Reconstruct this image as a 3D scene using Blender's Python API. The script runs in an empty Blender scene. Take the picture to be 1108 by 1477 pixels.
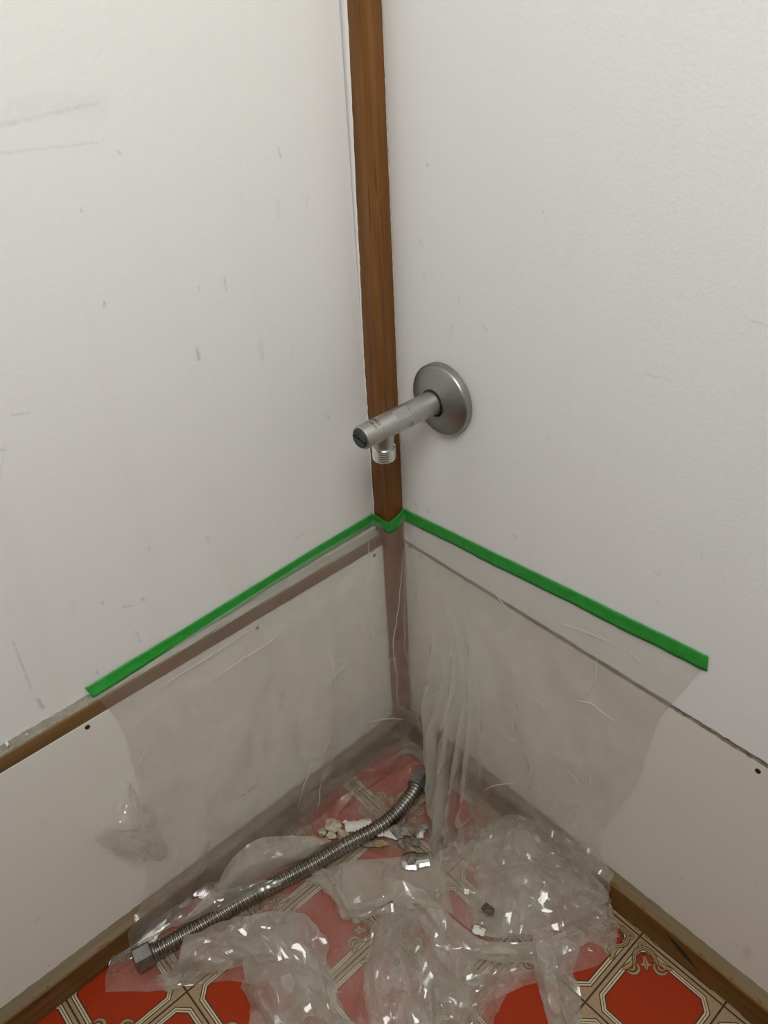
import bpy, bmesh, math, random
import numpy as np
from mathutils import Vector, Matrix
from mathutils.geometry import convex_hull_2d

# ------------------------------------------------------------------ camera, light, exposure
scene = bpy.context.scene
C = scene.collection
MM = 0.001

cam_data = bpy.data.cameras.new('camera')
cam = bpy.data.objects.new('camera', cam_data)
C.objects.link(cam)
cam_data.sensor_fit = 'VERTICAL'
cam_data.sensor_height = 36.0
cam_data.lens = 36.0 * 1195.86 / 1477.0
cam_data.clip_start = 0.01
ya, pi_, ro = math.radians(139.546), math.radians(35.597), math.radians(-3.309)
fwd = Vector((math.cos(pi_) * math.cos(ya), math.cos(pi_) * math.sin(ya), -math.sin(pi_)))
rgt = Vector((math.sin(ya), -math.cos(ya), 0.0))
upv = rgt.cross(fwd)
r2 = rgt * math.cos(ro) + upv * math.sin(ro)
u2 = -rgt * math.sin(ro) + upv * math.cos(ro)
mat = Matrix((r2, u2, -fwd)).transposed().to_4x4()
mat.translation = Vector((0.4382, -0.3876, 0.6985))
cam.matrix_world = mat
scene.camera = cam

world = bpy.data.worlds.new('world')
scene.world = world
world.use_nodes = True
wbg = world.node_tree.nodes['Background']
wbg.inputs[0].default_value = (0.95, 0.97, 1.0, 1)
wbg.inputs[1].default_value = 0.06

def area(name, loc, target, size, power, color):
    d = bpy.data.lights.new(name, 'AREA')
    d.shape = 'RECTANGLE'
    d.size, d.size_y = size
    d.energy = power
    d.color = color
    o = bpy.data.objects.new(name, d)
    C.objects.link(o)
    o.location = loc
    o.rotation_euler = (Vector(target) - Vector(loc)).to_track_quat('-Z', 'Y').to_euler()
    return o

area('added_key_light', (0.56, -0.46, 1.24), (0.05, -0.05, 0.45), (0.42, 0.42), 6.9, (1.0, 0.99, 0.955))  # unseen soft light added in mid-air below the ceiling, not a real fixture

vs = scene.view_settings
vs.view_transform = 'Standard'
vs.look = 'None'
vs.gamma = 1.0
vs.use_curve_mapping = False
vs.exposure = 0.0
scene.cycles.max_bounces = 12
scene.cycles.sample_clamp_indirect = 40.0
scene.cycles.transparent_max_bounces = 40
scene.cycles.caustics_reflective = False
scene.cycles.caustics_refractive = True

# ------------------------------------------------------------------ helpers
random.seed(4)
rng = np.random.default_rng(11)

def link(name, me, material=None, parent=None, smooth=False):
    o = bpy.data.objects.new(name, me)
    C.objects.link(o)
    mats = material if isinstance(material, (list, tuple)) else ([material] if material else [])
    if not len(me.materials):
        for m in mats:
            me.materials.append(m)
    if parent:
        o.parent = parent
    if smooth and len(me.polygons):
        me.polygons.foreach_set('use_smooth', [True] * len(me.polygons))
    return o

def mesh_py(name, verts, faces, material=None, parent=None, smooth=False, scale=MM, mat_ids=None):
    me = bpy.data.meshes.new(name)
    me.from_pydata([tuple(c * scale for c in v) for v in verts], [], faces)
    if mat_ids is not None:
        mats = material
        for m in mats:
            me.materials.append(m)
        me.polygons.foreach_set('material_index', mat_ids)
    me.update()
    return link(name, me, material, parent, smooth)

def from_bm(name, bm, material=None, parent=None, smooth=False):
    bmesh.ops.recalc_face_normals(bm, faces=bm.faces[:])
    bmesh.ops.scale(bm, vec=(MM, MM, MM), verts=bm.verts[:])
    me = bpy.data.meshes.new(name)
    bm.to_mesh(me)
    bm.free()
    return link(name, me, material, parent, smooth)

def box_bm(x0, x1, y0, y1, z0, z1, bevel=0.0):
    bm = bmesh.new()
    bmesh.ops.create_cube(bm, size=1.0)
    for v in bm.verts:
        v.co = Vector((x0 + (v.co.x + .5) * (x1 - x0), y0 + (v.co.y + .5) * (y1 - y0), z0 + (v.co.z + .5) * (z1 - z0)))
    if bevel:
        bmesh.ops.bevel(bm, geom=bm.edges[:], offset=bevel, segments=2, affect='EDGES', profile=.5)
    return bm

def box(name, b, material, parent=None, bevel=0.0):
    return from_bm(name, box_bm(*b, bevel=bevel), material, parent)

def tag(o, label, cat, group=None):
    o['label'] = label
    o['category'] = cat
    if group:
        o['group'] = group
    return o

def struct(o):
    o['kind'] = 'structure'
    return o

def empty(name, loc=(0, 0, 0)):
    o = bpy.data.objects.new(name, None)
    C.objects.link(o)
    o.empty_display_size = 0.01
    o.location = [c * MM for c in loc]
    return o

def lathe(profile, origin, axis, seg=64, cap_start=True, cap_end=True):
    """profile: (distance along axis, radius) in mm"""
    bm = bmesh.new()
    a = Vector(axis).normalized()
    h = Vector((0, 0, 1)) if abs(a.z) < .9 else Vector((1, 0, 0))
    e1 = a.cross(h).normalized()
    e2 = a.cross(e1)
    rings = []
    for d, r in profile:
        rings.append([bm.verts.new(Vector(origin) + a * d + (e1 * math.cos(2 * math.pi * k / seg) + e2 * math.sin(2 * math.pi * k / seg)) * r) for k in range(seg)])
    for A, B in zip(rings, rings[1:]):
        for k in range(seg):
            bm.faces.new((A[k], A[(k + 1) % seg], B[(k + 1) % seg], B[k]))
    if cap_start:
        bm.faces.new(rings[0][::-1])
    if cap_end:
        bm.faces.new(rings[-1])
    return bm

# ------------------------------------------------------------------ materials
def new_mat(name):
    m = bpy.data.materials.new(name)
    m.use_nodes = True
    nt = m.node_tree
    nt.nodes.clear()
    out = nt.nodes.new('ShaderNodeOutputMaterial')
    return m, nt, out

def N(nt, kind, **kw):
    n = nt.nodes.new(kind)
    for k, v in kw.items():
        if k.startswith('i_'):
            key = k[2:]
            key = int(key) if key.isdigit() else key
            n.inputs[key].default_value = v
        else:
            setattr(n, k, v)
    return n

def math_n(nt, op, a, b=None, clamp=False):
    n = nt.nodes.new('ShaderNodeMath')
    n.operation = op
    n.use_clamp = clamp
    for i, v in enumerate((a, b)):
        if v is None:
            continue
        if hasattr(v, 'links'):
            nt.links.new(v, n.inputs[i])
        else:
            n.inputs[i].default_value = v
    return n.outputs[0]

def mixc(nt, fac, a, b, blend='MIX'):
    n = nt.nodes.new('ShaderNodeMix')
    n.data_type = 'RGBA'
    n.blend_type = blend
    for s, v in ((n.inputs[0], fac), (n.inputs[6], a), (n.inputs[7], b)):
        if hasattr(v, 'links'):
            nt.links.new(v, s)
        else:
            s.default_value = v if not isinstance(v, tuple) or len(v) == 4 else (*v, 1)
    return n.outputs[2]

def ramp(nt, src, stops):
    n = nt.nodes.new('ShaderNodeValToRGB')
    el = n.color_ramp.elements
    while len(el) < len(stops):
        el.new(.5)
    for e, (p, c) in zip(el, stops):
        e.position = p
        e.color = c if len(c) == 4 else (*c, 1)
    nt.links.new(src, n.inputs[0])
    return n.outputs[0]

def coords(nt, scale=(1, 1, 1)):
    g = nt.nodes.new('ShaderNodeNewGeometry')
    mp = nt.nodes.new('ShaderNodeMapping')
    mp.inputs['Scale'].default_value = scale
    nt.links.new(g.outputs['Position'], mp.inputs[0])
    return mp.outputs[0]

def noise(nt, vec, scale, detail=4, rough=.55, out=0):
    n = nt.nodes.new('ShaderNodeTexNoise')
    n.inputs['Scale'].default_value = scale
    n.inputs['Detail'].default_value = detail
    n.inputs['Roughness'].default_value = rough
    nt.links.new(vec, n.inputs['Vector'])
    return n.outputs[out]

def bump(nt, h, strength, dist):
    n = nt.nodes.new('ShaderNodeBump')
    n.inputs['Strength'].default_value = strength
    n.inputs['Distance'].default_value = dist
    nt.links.new(h, n.inputs['Height'])
    return n.outputs[0]

def principled(nt, out, base, rough=.5, metal=0.0, normal=None, spec=None):
    p = nt.nodes.new('ShaderNodeBsdfPrincipled')
    for k, v in (('Base Color', base), ('Roughness', rough), ('Metallic', metal)):
        if hasattr(v, 'links'):
            nt.links.new(v, p.inputs[k])
        else:
            p.inputs[k].default_value = v if not isinstance(v, tuple) or len(v) == 4 else (*v, 1)
    if spec is not None:
        p.inputs['Specular IOR Level'].default_value = spec
    if normal is not None:
        nt.links.new(normal, p.inputs['Normal'])
    nt.links.new(p.outputs[0], out.inputs[0])
    return p

def wall_paint(name, tint_a, tint_b, axis, marks, grime=.10):
    """matt wall paint with faint roller mottling, smudges and listed scuff strokes (mm on the wall)"""
    m, nt, out = new_mat(name)
    v = coords(nt)
    big = noise(nt, v, 3.2, 3, .5)
    mid = noise(nt, v, 14, 5, .6)
    col = mixc(nt, ramp(nt, big, [(.35, (0, 0, 0)), (.65, (1, 1, 1))]), tint_a, tint_b)
    streak = noise(nt, coords(nt, (22, 22, 2.2)), 1.0, 4, .55)
    g = ramp(nt, streak, [(.52, (0, 0, 0)), (.75, (1, 1, 1))])
    col = mixc(nt, math_n(nt, 'MULTIPLY', g, grime), col, (.50, .46, .40, 1))
    speck = ramp(nt, noise(nt, v, 260, 1, .5), [(.79, (0, 0, 0)), (.83, (1, 1, 1))])
    col = mixc(nt, math_n(nt, 'MULTIPLY', math_n(nt, 'MULTIPLY', speck, mid), .35), col, (.28, .25, .21, 1))
    # scuff strokes
    geo = nt.nodes.new('ShaderNodeNewGeometry')
    sep = nt.nodes.new('ShaderNodeSeparateXYZ')
    nt.links.new(geo.outputs['Position'], sep.inputs[0])
    comb = nt.nodes.new('ShaderNodeCombineXYZ')
    nt.links.new(sep.outputs[axis], comb.inputs[0])
    nt.links.new(sep.outputs[2], comb.inputs[1])
    wob = nt.nodes.new('ShaderNodeTexNoise')
    wob.inputs['Scale'].default_value = 220
    nt.links.new(comb.outputs[0], wob.inputs['Vector'])
    wv = nt.nodes.new('ShaderNodeVectorMath')
    wv.operation = 'MULTIPLY_ADD'
    nt.links.new(wob.outputs['Color'], wv.inputs[0])
    wv.inputs[1].default_value = (.0014, .0014, 0)
    nt.links.new(comb.outputs[0], wv.inputs[2])
    wq = nt.nodes.new('ShaderNodeVectorMath')
    wq.operation = 'SUBTRACT'
    nt.links.new(wv.outputs[0], wq.inputs[0])
    wq.inputs[1].default_value = (.0007, .0007, 0)
    total = None
    for (ax, az, bx, bz, w, s) in marks:
        A = np.array([ax, az]) * MM
        d = np.array([bx, bz]) * MM - A
        L2 = max(float(d @ d), 1e-9)
        pa = nt.nodes.new('ShaderNodeVectorMath'); pa.operation = 'SUBTRACT'
        nt.links.new(wq.outputs[0], pa.inputs[0]); pa.inputs[1].default_value = (A[0], A[1], 0)
        dt = nt.nodes.new('ShaderNodeVectorMath'); dt.operation = 'DOT_PRODUCT'
        nt.links.new(pa.outputs[0], dt.inputs[0]); dt.inputs[1].default_value = (d[0] / L2, d[1] / L2, 0)
        h = math_n(nt, 'MULTIPLY', dt.outputs['Value'], 1.0, clamp=True)
        sc = nt.nodes.new('ShaderNodeVectorMath'); sc.operation = 'SCALE'
        sc.inputs[0].default_value = (d[0], d[1], 0); nt.links.new(h, sc.inputs['Scale'])
        ds = nt.nodes.new('ShaderNodeVectorMath'); ds.operation = 'DISTANCE'
        nt.links.new(pa.outputs[0], ds.inputs[0]); nt.links.new(sc.outputs[0], ds.inputs[1])
        k = math_n(nt, 'MULTIPLY_ADD', ds.outputs['Value'], -1.0 / (w * MM))
        k.node.inputs[2].default_value = 1.15
        k.node.use_clamp = True
        k = math_n(nt, 'MULTIPLY', k, s * .6)
        total = k if total is None else math_n(nt, 'MAXIMUM', total, k)
    if total is not None:
        brk = ramp(nt, noise(nt, v, 300, 2, .6), [(.3, (.35, .35, .35)), (.6, (1, 1, 1))])
        col = mixc(nt, math_n(nt, 'MULTIPLY', total, brk), col, (.10, .09, .085, 1))
    h1 = noise(nt, v, 420, 3, .5)
    h2 = noise(nt, v, 30, 3, .5)
    hh = math_n(nt, 'ADD', h1, math_n(nt, 'MULTIPLY', h2, 1.2))
    principled(nt, out, col, .55, normal=bump(nt, hh, .14, .0012), spec=.35)
    return m

def wood(name, axis, c0, c1, c2, rough=.42, grain=1.0, spec=.4):
    """brown stained wood with grain drawn out along an axis"""
    m, nt, out = new_mat(name)
    lo, hi = 7.0, 260.0
    s = [hi, hi, hi]
    s[axis] = lo
    v = coords(nt, tuple(s))
    g1 = noise(nt, v, 1.0, 6, .65)
    s2 = [60.0] * 3
    s2[axis] = 9.0
    g2 = noise(nt, coords(nt, tuple(s2)), 1.0, 3, .5)
    f = math_n(nt, 'ADD', math_n(nt, 'MULTIPLY', g1, .6 * grain), math_n(nt, 'MULTIPLY', g2, .5))
    col = ramp(nt, f, [(.30, c0), (.52, c1), (.78, c2)])
    pores = ramp(nt, noise(nt, coords(nt, tuple(x * 2.2 if i != axis else x * 3 for i, x in enumerate(s))), 1.0, 2, .5), [(.28, (1, 1, 1)), (.36, (0, 0, 0))])
    col = mixc(nt, math_n(nt, 'MULTIPLY', pores, .5), col, tuple(x * .35 for x in c0) + (1,))
    principled(nt, out, col, rough, normal=bump(nt, g1, .25, .0006), spec=spec)
    return m

def simple(name, color, rough=.5, metal=0.0, var=0.0, scale=80, bstr=0.0, bdist=.0005, spec=None, dark=None):
    m, nt, out = new_mat(name)
    base = (*color, 1)
    nrm = None
    if var or bstr:
        n = noise(nt, coords(nt), scale, 5, .6)
        if var:
            d = dark or tuple(c * (1 - var) for c in color)
            base = mixc(nt, ramp(nt, n, [(.33, (0, 0, 0)), (.66, (1, 1, 1))]), (*d, 1), (*[min(1, c * (1 + var * .5)) for c in color], 1))
        if bstr:
            nrm = bump(nt, n, bstr, bdist)
    principled(nt, out, base, rough, metal, nrm, spec)
    return m

marks_left = [
 (-235,626,-184,628,2.1,0.25), (-239,614,-188,610,1.0,0.20), (-226,631,-183,628,7.7,0.10), (-178,604,-177,602,1.0,0.50),
 (-74,587,-73,582,1.0,0.50), (-206,580,-206,579,1.0,0.40), (-206,528,-207,526,1.0,0.60), (-154,482,-154,475,1.8,0.55),
 (-126,521,-126,513,1.4,0.35), (-107,469,-107,459,2.8,0.20), (-79,557,-80,546,2.4,0.15), (-56,554,-58,546,1.4,0.12),
 (-81,459,-83,449,2.1,0.12), (-274,483,-265,481,1.0,0.35), (-287,466,-284,465,1.0,0.50), (-292,449,-283,468,1.0,0.15),
 (-145,520,-145,518,1.0,0.30), (-57,394,-56,391,1.0,0.50), (-174,342,-174,339,2.1,0.35), (-259,334,-259,333,1.4,0.50),
 (-232,320,-231,318,1.4,0.50), (-247,322,-240,319,1.0,0.35), (-101,300,-91,301,1.0,0.30), (-218,357,-218,356,1.0,0.40),
 (-243,297,-242,286,1.4,0.25), (-319,340,-320,297,1.0,0.40), (-319,286,-318,277,1.8,0.60), (-277,346,-279,340,2.1,0.15),
 (-277,282,-277,279,1.4,0.40)]
marks_right = [
 (37,521,38,519,1.8,0.30), (45,571,45,570,0.7,0.60), (138,558,138,558,1.0,0.50), (73,491,74,486,1.0,0.20),
 (67,469,66,463,1.0,0.25), (94,477,98,475,1.0,0.35), (40,501,40,495,1.0,0.20), (217,483,232,484,1.0,0.14),
 (266,530,278,529,0.7,0.25), (153,417,154,416,1.4,0.30), (25,299,27,296,2.8,0.30), (39,303,40,298,1.4,0.35),
 (131,323,132,321,1.8,0.35), (271,383,272,382,1.8,0.30), (246,354,247,354,2.4,0.25), (249,332,250,331,1.8,0.25)]
marks_low_left = [(-350,187,-344,184,1.4,0.20), (-382,97,-377,98,1.8,0.25), (-388,40,-388,38,1.4,0.30)]
marks_low_right = [(371,55,371,63,4.9,0.35), (362,59,363,58,2.1,0.30), (343,31,343,31,2.1,0.25), (312,88,312,86,1.8,0.25), (359,142,360,141,1.8,0.20)]

M = {}
M['paint_left'] = wall_paint('paint_left', (.79, .785, .765), (.81, .80, .78), 1, marks_left)
M['paint_right'] = wall_paint('paint_right', (.785, .785, .775), (.805, .80, .785), 0, marks_right, .06)
M['paint_low_left'] = wall_paint('paint_low_left', (.74, .715, .655), (.76, .735, .68), 1, marks_low_left, .08)
M['paint_low_right'] = wall_paint('paint_low_right', (.72, .69, .625), (.74, .71, .65), 0, marks_low_right, .08)
M['post_wood'] = wood('post_wood', 2, (.085, .030, .006), (.165, .066, .016), (.25, .115, .036), spec=.22)
M['rail_wood'] = wood('rail_wood', 1, (.085, .045, .016), (.165, .09, .034), (.24, .145, .065), .5, spec=.25)
M['base_wood_l'] = wood('base_wood_l', 1, (.065, .030, .007), (.125, .062, .017), (.19, .105, .035), .5, spec=.25)
M['base_wood_r'] = wood('base_wood_r', 0, (.08, .036, .006), (.145, .066, .012), (.20, .10, .024), .5, spec=.25)
M['dusty_lit_wood_l'] = wood('dusty_lit_wood_l', 1, (.10, .068, .032), (.16, .118, .066), (.22, .17, .11), .75)  # baseboard tops: dust, plus light from above painted in as a paler tone
M['dusty_lit_wood_r'] = wood('dusty_lit_wood_r', 0, (.10, .068, .03), (.155, .11, .055), (.21, .155, .085), .75)
M['ledge_grey'] = simple('ledge_grey', (.27, .25, .205), .8, var=.25, scale=120, bstr=.6, bdist=.001)
M['filler'] = simple('filler', (.56, .53, .48), .8, var=.3, scale=260, bstr=.8, bdist=.0012)
M['filler_dirty'] = simple('filler_dirty', (.30, .25, .19), .8, var=.6, scale=160, bstr=.8, bdist=.0012)
M['seam'] = simple('seam', (.26, .215, .155), .9, var=.6, scale=110, bstr=.5, bdist=.001)
M['dark_core'] = simple('dark_core', (.05, .035, .02), .9)
M['black_hole'] = simple('black_hole', (.012, .01, .009), .7)
M['nail'] = simple('nail', (.03, .024, .018), .6, metal=.3)

# ------------------------------------------------------------------ walls, trim, floor
wl = struct(box('wall_left', (-60, -21, -1200, 60, -20, 2300), M['dark_core']))
wr = struct(box('wall_right', (-60, 1200, 12, 60, -20, 2300), M['dark_core']))
wl['label'] = 'white painted panelled wall with a wooden rail and scuff marks'
wr['label'] = 'white painted panelled wall carrying the valve, with a thin seam'

# the rest of the small room, behind and above the camera
M['plain_paint'] = simple('plain_paint', (.62, .61, .59), .7, var=.05, scale=6)
for nm, b, lb in (('wall_back', (-60, 1260, -1260, -1200, -20, 2360), 'plain white painted wall behind the camera'),
                  ('wall_far', (1200, 1260, -1260, 60, -20, 2360), 'plain white painted wall facing the wooden rail'),
                  ('ceiling', (-60, 1260, -1260, 60, 2300, 2360), 'plain white painted ceiling')):
    o_ = struct(box(nm, b, M['plain_paint']))
    o_['label'] = lb

def ragged_panel(name, plane, fixed, thick, poly, material, parent):
    """a flat board with its outline given on the wall plane: plane 0 -> (y,z), plane 1 -> (x,z)"""
    bm = bmesh.new()
    def co(p, d):
        return (fixed + d, p[0], p[1]) if plane == 0 else (p[0], fixed + d, p[1])
    f = [bm.verts.new(co(p, 0)) for p in poly]
    b = [bm.verts.new(co(p, thick)) for p in poly]
    bm.faces.new(f)
    bm.faces.new(b[::-1])
    n = len(poly)
    for i in range(n):
        bm.faces.new((f[i], f[(i + 1) % n], b[(i + 1) % n], b[i]))
    return from_bm(name, bm, material, parent)

def jag(p, q, n, amp, seed):
    r = random.Random(seed)
    return [(p[0] + (q[0] - p[0]) * k / n + (r.uniform(-amp, amp) if p[0] == q[0] or abs(q[0] - p[0]) < abs(q[1] - p[1]) else 0),
             p[1] + (q[1] - p[1]) * k / n + (r.uniform(-amp, amp) if abs(q[0] - p[0]) > abs(q[1] - p[1]) else 0)) for k in range(n + 1)]

# left wall: upper board stops at a slanted gap beside the corner post
up_l = jag((-18.3, 266), (-18.0, 440), 40, .25, 1) + jag((-18.0, 446), (-16.9, 720), 40, .10, 2) + [(-16.8, 2300), (-1200, 2300), (-1200, 266)]
ragged_panel('upper_panel', 0, -9, -12, up_l, M['paint_left'], wl)
box('lower_panel', (-12, 0, -1200, -9, 0, 252), M['paint_low_left'], wl, .12)
box('wooden_rail', (-20, -.3, -1200, -17.5, 252.4, 264.6), M['rail_wood'], wl, .5)
ledge = [(-8.9, y, 265.3) for y in np.arange(-1200, -17, 6)]
lv, lf = [], []
rr = random.Random(8)
ys = list(np.arange(-1200, -420, 80)) + list(np.arange(-420, -17.4, 3.0))
for y in ys:
    lv += [(-9.2, y, 266.6 + rr.uniform(-.5, .6)), (-8.4, y, 265.3 + rr.uniform(-.2, .2)), (-1.9 + rr.uniform(-.9, .6), y, 264.9), (-1.6, y, 264.3)]
for i in range(len(ys) - 1):
    for k in range(3):
        a = i * 4 + k
        lf.append((a, a + 1, a + 5, a + 4))
mesh_py('dusty_ledge', lv, lf, M['ledge_grey'], wl, True)

M['torn'] = simple('torn', (.60, .53, .42), .85, var=.2, scale=200, bstr=.5, bdist=.001)
ragged_panel('torn_paint', 0, -8.85, .1, [(-97, 267.6), (-80, 267.0), (-62, 267.4), (-45, 267.0), (-30, 268.4), (-22, 270.4), (-30, 271.6), (-48, 271.0), (-66, 271.2), (-84, 270.2), (-93, 269.2)], M['torn'], wl)

# right wall: two boards and a seam between them
up_r = [(9, 2300), (1200, 2300)] + jag((1200, 253.6), (420, 253.6), 8, 0, 3) + jag((420, 253.6), (9, 253.6), 110, .45, 4) + jag((9.0, 256), (9.0, 720), 110, .28, 5)
ragged_panel('upper_panel', 1, 0, 12, up_r, M['paint_right'], wr)
box('lower_panel', (9, 1200, 0, 12, 0, 251.0), M['paint_low_right'], wr, .12)
sv, sf = [], []
xs = list(np.arange(9, 460, 3.0)) + [1200]
for x in xs:
    sv += [(x, -.12, 250.3 + rr.uniform(-.5, .4)), (x, .1 + rr.uniform(-.2, .25), 252.2), (x, -.12, 254.0 + rr.uniform(-.4, .6))]
for i in range(len(xs) - 1):
    for k in range(2):
        a = i * 3 + k
        sf.append((a, a + 3, a + 4, a + 1))
mesh_py('seam_filler', sv, sf, M['seam'], wr)

def nail(wall, ax, p, r=1.5):
    if ax == 0:
        bm = lathe([(-1, r), (.35, r), (.5, r * .7)], (0, p[0], p[1]), (1, 0, 0), 14)
    else:
        bm = lathe([(-1, r), (.35, r), (.5, r * .7)], (p[0], 0, p[1]), (0, -1, 0), 14)
    from_bm('nail_head', bm, M['nail'], wall)
for p, r in (((-298, 248), 1.9), ((-28, 247), 1.5), ((-153, 245), 1.1)):
    nail(wl, 0, p, r)
for p, r in (((338, 243), 1.9), ((16, 249), .9), ((30, 246), .9)):
    nail(wr, 1, p, r)

# corner post
post = bmesh.new()
zs = list(np.arange(0, 720, 12.0)) + [2300]
pr = random.Random(3)
rings = []
for z in zs:
    j = lambda a=.22: pr.uniform(-a, a)
    ex = 9.6 + j() * .5
    pts = [(-9 - 10, 6), (-9 - 10, -17.4), (-8.5, -17.8 + j()), (ex - 2.0, -18.2 + j() * .4), (ex, -16.6), (9.2 + j(), -.2), (9.0, 6)]
    rings.append([post.verts.new((x, y, z)) for x, y in pts])
for A, B in zip(rings, rings[1:]):
    for k in range(7):
        post.faces.new((A[k], A[(k + 1) % 7], B[(k + 1) % 7], B[k]))
trim = struct(from_bm('trim_1', post, M['post_wood']))
trim['label'] = 'brown stained wooden corner post between the two walls'
def bead(name, path, r, material, parent, seed, flat=.6):
    b = random.Random(seed)
    v, f = [], []
    for (x, y, z, dx, dy) in path:
        k = r * b.uniform(.55, 1.25)
        v += [(x - dx * k, y - dy * k, z), (x - dx * k * .5 + abs(dy) * k * flat, y - dy * k * .5 - abs(dx) * k * flat, z), (x + dx * k * .5 + abs(dy) * k * flat, y + dy * k * .5 - abs(dx) * k * flat, z), (x + dx * k, y + dy * k, z)]
    for i in range(len(path) - 1):
        for q in range(3):
            a = i * 4 + q
            f.append((a, a + 1, a + 5, a + 4))
    return mesh_py(name, v, f, material, parent, True)
# filler between left board and post: widens into the painted sliver near the top
fv, ff = [], []
zz = list(np.arange(266, 730, 4.0)) + [2300]
for z in zz:
    t = min(1, max(0, (z - 430) / 240))
    x1 = -8.0 + 6.2 * t + rr.uniform(-.45, .45) * (1 - .6 * t)      # painted-over strip on the post's face
    fv += [(-8.9, -17.6, z), (-8.75, -18.55, z), (x1 - .5, -18.6 + rr.uniform(-.12, .12), z), (x1 + .25, -18.1, z)]
for i in range(len(zz) - 1):
    for k in range(3):
        a = i * 4 + k
        ff.append((a, a + 1, a + 5, a + 4))
mesh_py('edge_filler', fv, ff, M['paint_left'], trim, True)
bead('edge_filler', [(9.2, -.35, z, 1, 0) for z in list(np.arange(255, 720, 4.0)) + [2300]], .75, M['filler'], trim, 6)
bead('edge_filler', [(8.8, -1.6, z, 0, 1) for z in np.arange(255, 720, 4.0)], .6, M['filler_dirty'], trim, 7, .35)

# baseboards
def baseboard(name, along, material, top_mat):
    prof = [(0, 0), (0, 31), (-8.5, 31), (-11, 28.8), (-11, 1.4), (-9.5, 0)]      # (distance from wall, height)
    L0, L1 = (-1200, -10) if along == 1 else (9, 1200)
    bm = bmesh.new()
    ends = []
    for t in (L0, L1):
        ends.append([bm.verts.new((-d, t, z)) if along == 1 else bm.verts.new((t, d, z)) for d, z in prof])
    n = len(prof)
    for k in range(n):
        bm.faces.new((ends[0][k], ends[0][(k + 1) % n], ends[1][(k + 1) % n], ends[1][k]))
    bm.faces.new(ends[0]); bm.faces.new(ends[1][::-1])
    o = struct(from_bm(name, bm, material))
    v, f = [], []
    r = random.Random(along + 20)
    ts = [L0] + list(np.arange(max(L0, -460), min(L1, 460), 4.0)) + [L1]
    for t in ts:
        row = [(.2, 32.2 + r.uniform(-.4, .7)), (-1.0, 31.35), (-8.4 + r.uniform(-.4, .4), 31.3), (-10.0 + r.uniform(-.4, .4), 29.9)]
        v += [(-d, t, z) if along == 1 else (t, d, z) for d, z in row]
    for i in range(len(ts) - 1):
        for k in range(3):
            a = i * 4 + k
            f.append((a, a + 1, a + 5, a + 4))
    mesh_py('dusty_lit_top_edge', v, f, top_mat, o, True)  # top strip coloured lighter for dust and for the light falling on it
    return o
bl = baseboard('baseboard_left', 1, M['base_wood_l'], M['dusty_lit_wood_l'])
bl['label'] = 'brown wooden baseboard under the wall with the wooden rail'
br = baseboard('baseboard_right', 0, M['base_wood_r'], M['dusty_lit_wood_r'])
br['label'] = 'brown wooden baseboard with a dark split, under the valve wall'
# dark split in the right baseboard
cr = [(314, 26.0), (322, 23.6), (330, 21.4), (336, 18.6), (342, 14.0), (349, 9.0), (341, 12.0), (333, 13.8), (327, 16.6), (320, 21.8)]
ragged_panel('wood_split', 1, -11.12, .3, cr, M['black_hole'], br)

# floor: printed linoleum with raised print, dark joints between the squares
M['joint'] = simple('joint', (.045, .014, .008), .6)
M['lino_beige'] = simple('lino_beige', (.34, .235, .13), .5, var=.18, scale=500, bstr=.1, bdist=.0002)
M['lino_cream'] = simple('lino_cream', (.58, .47, .30), .5, var=.15, scale=500)
M['lino_dark'] = simple('lino_dark', (.045, .02, .012), .5)
M['lino_red'] = simple('lino_red', (.34, .032, .004), .55, var=.22, scale=900, bstr=.15, bdist=.0002, spec=.2, dark=(.25, .021, .003))
M['lino_gold'] = simple('lino_gold', (.33, .22, .095), .5, var=.2, scale=600)
floor = struct(box('floor', (-40, 1200, -1200, 40, -12, -.35), M['joint']))
floor['label'] = 'red and beige patterned linoleum floor with octagon print'
T = 75.0
NX, NY = 297.6, -14.7

def oct_pts(d, e):
    """octagon outline of the printed panel at inset d (unit tile)"""
    L = .085 + .586 * (.115 - d)
    o = 1 - d
    def corner(i):
        return e if i in (0, 2) else L
    a, b, c2, d2 = corner(0), corner(1), corner(2), corner(3)
    return [(d + a, d), (o - b, d), (o, d + b), (o, o - c2), (o - c2, o), (d + d2, o), (d, o - d2), (d, d + a)]

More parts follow.
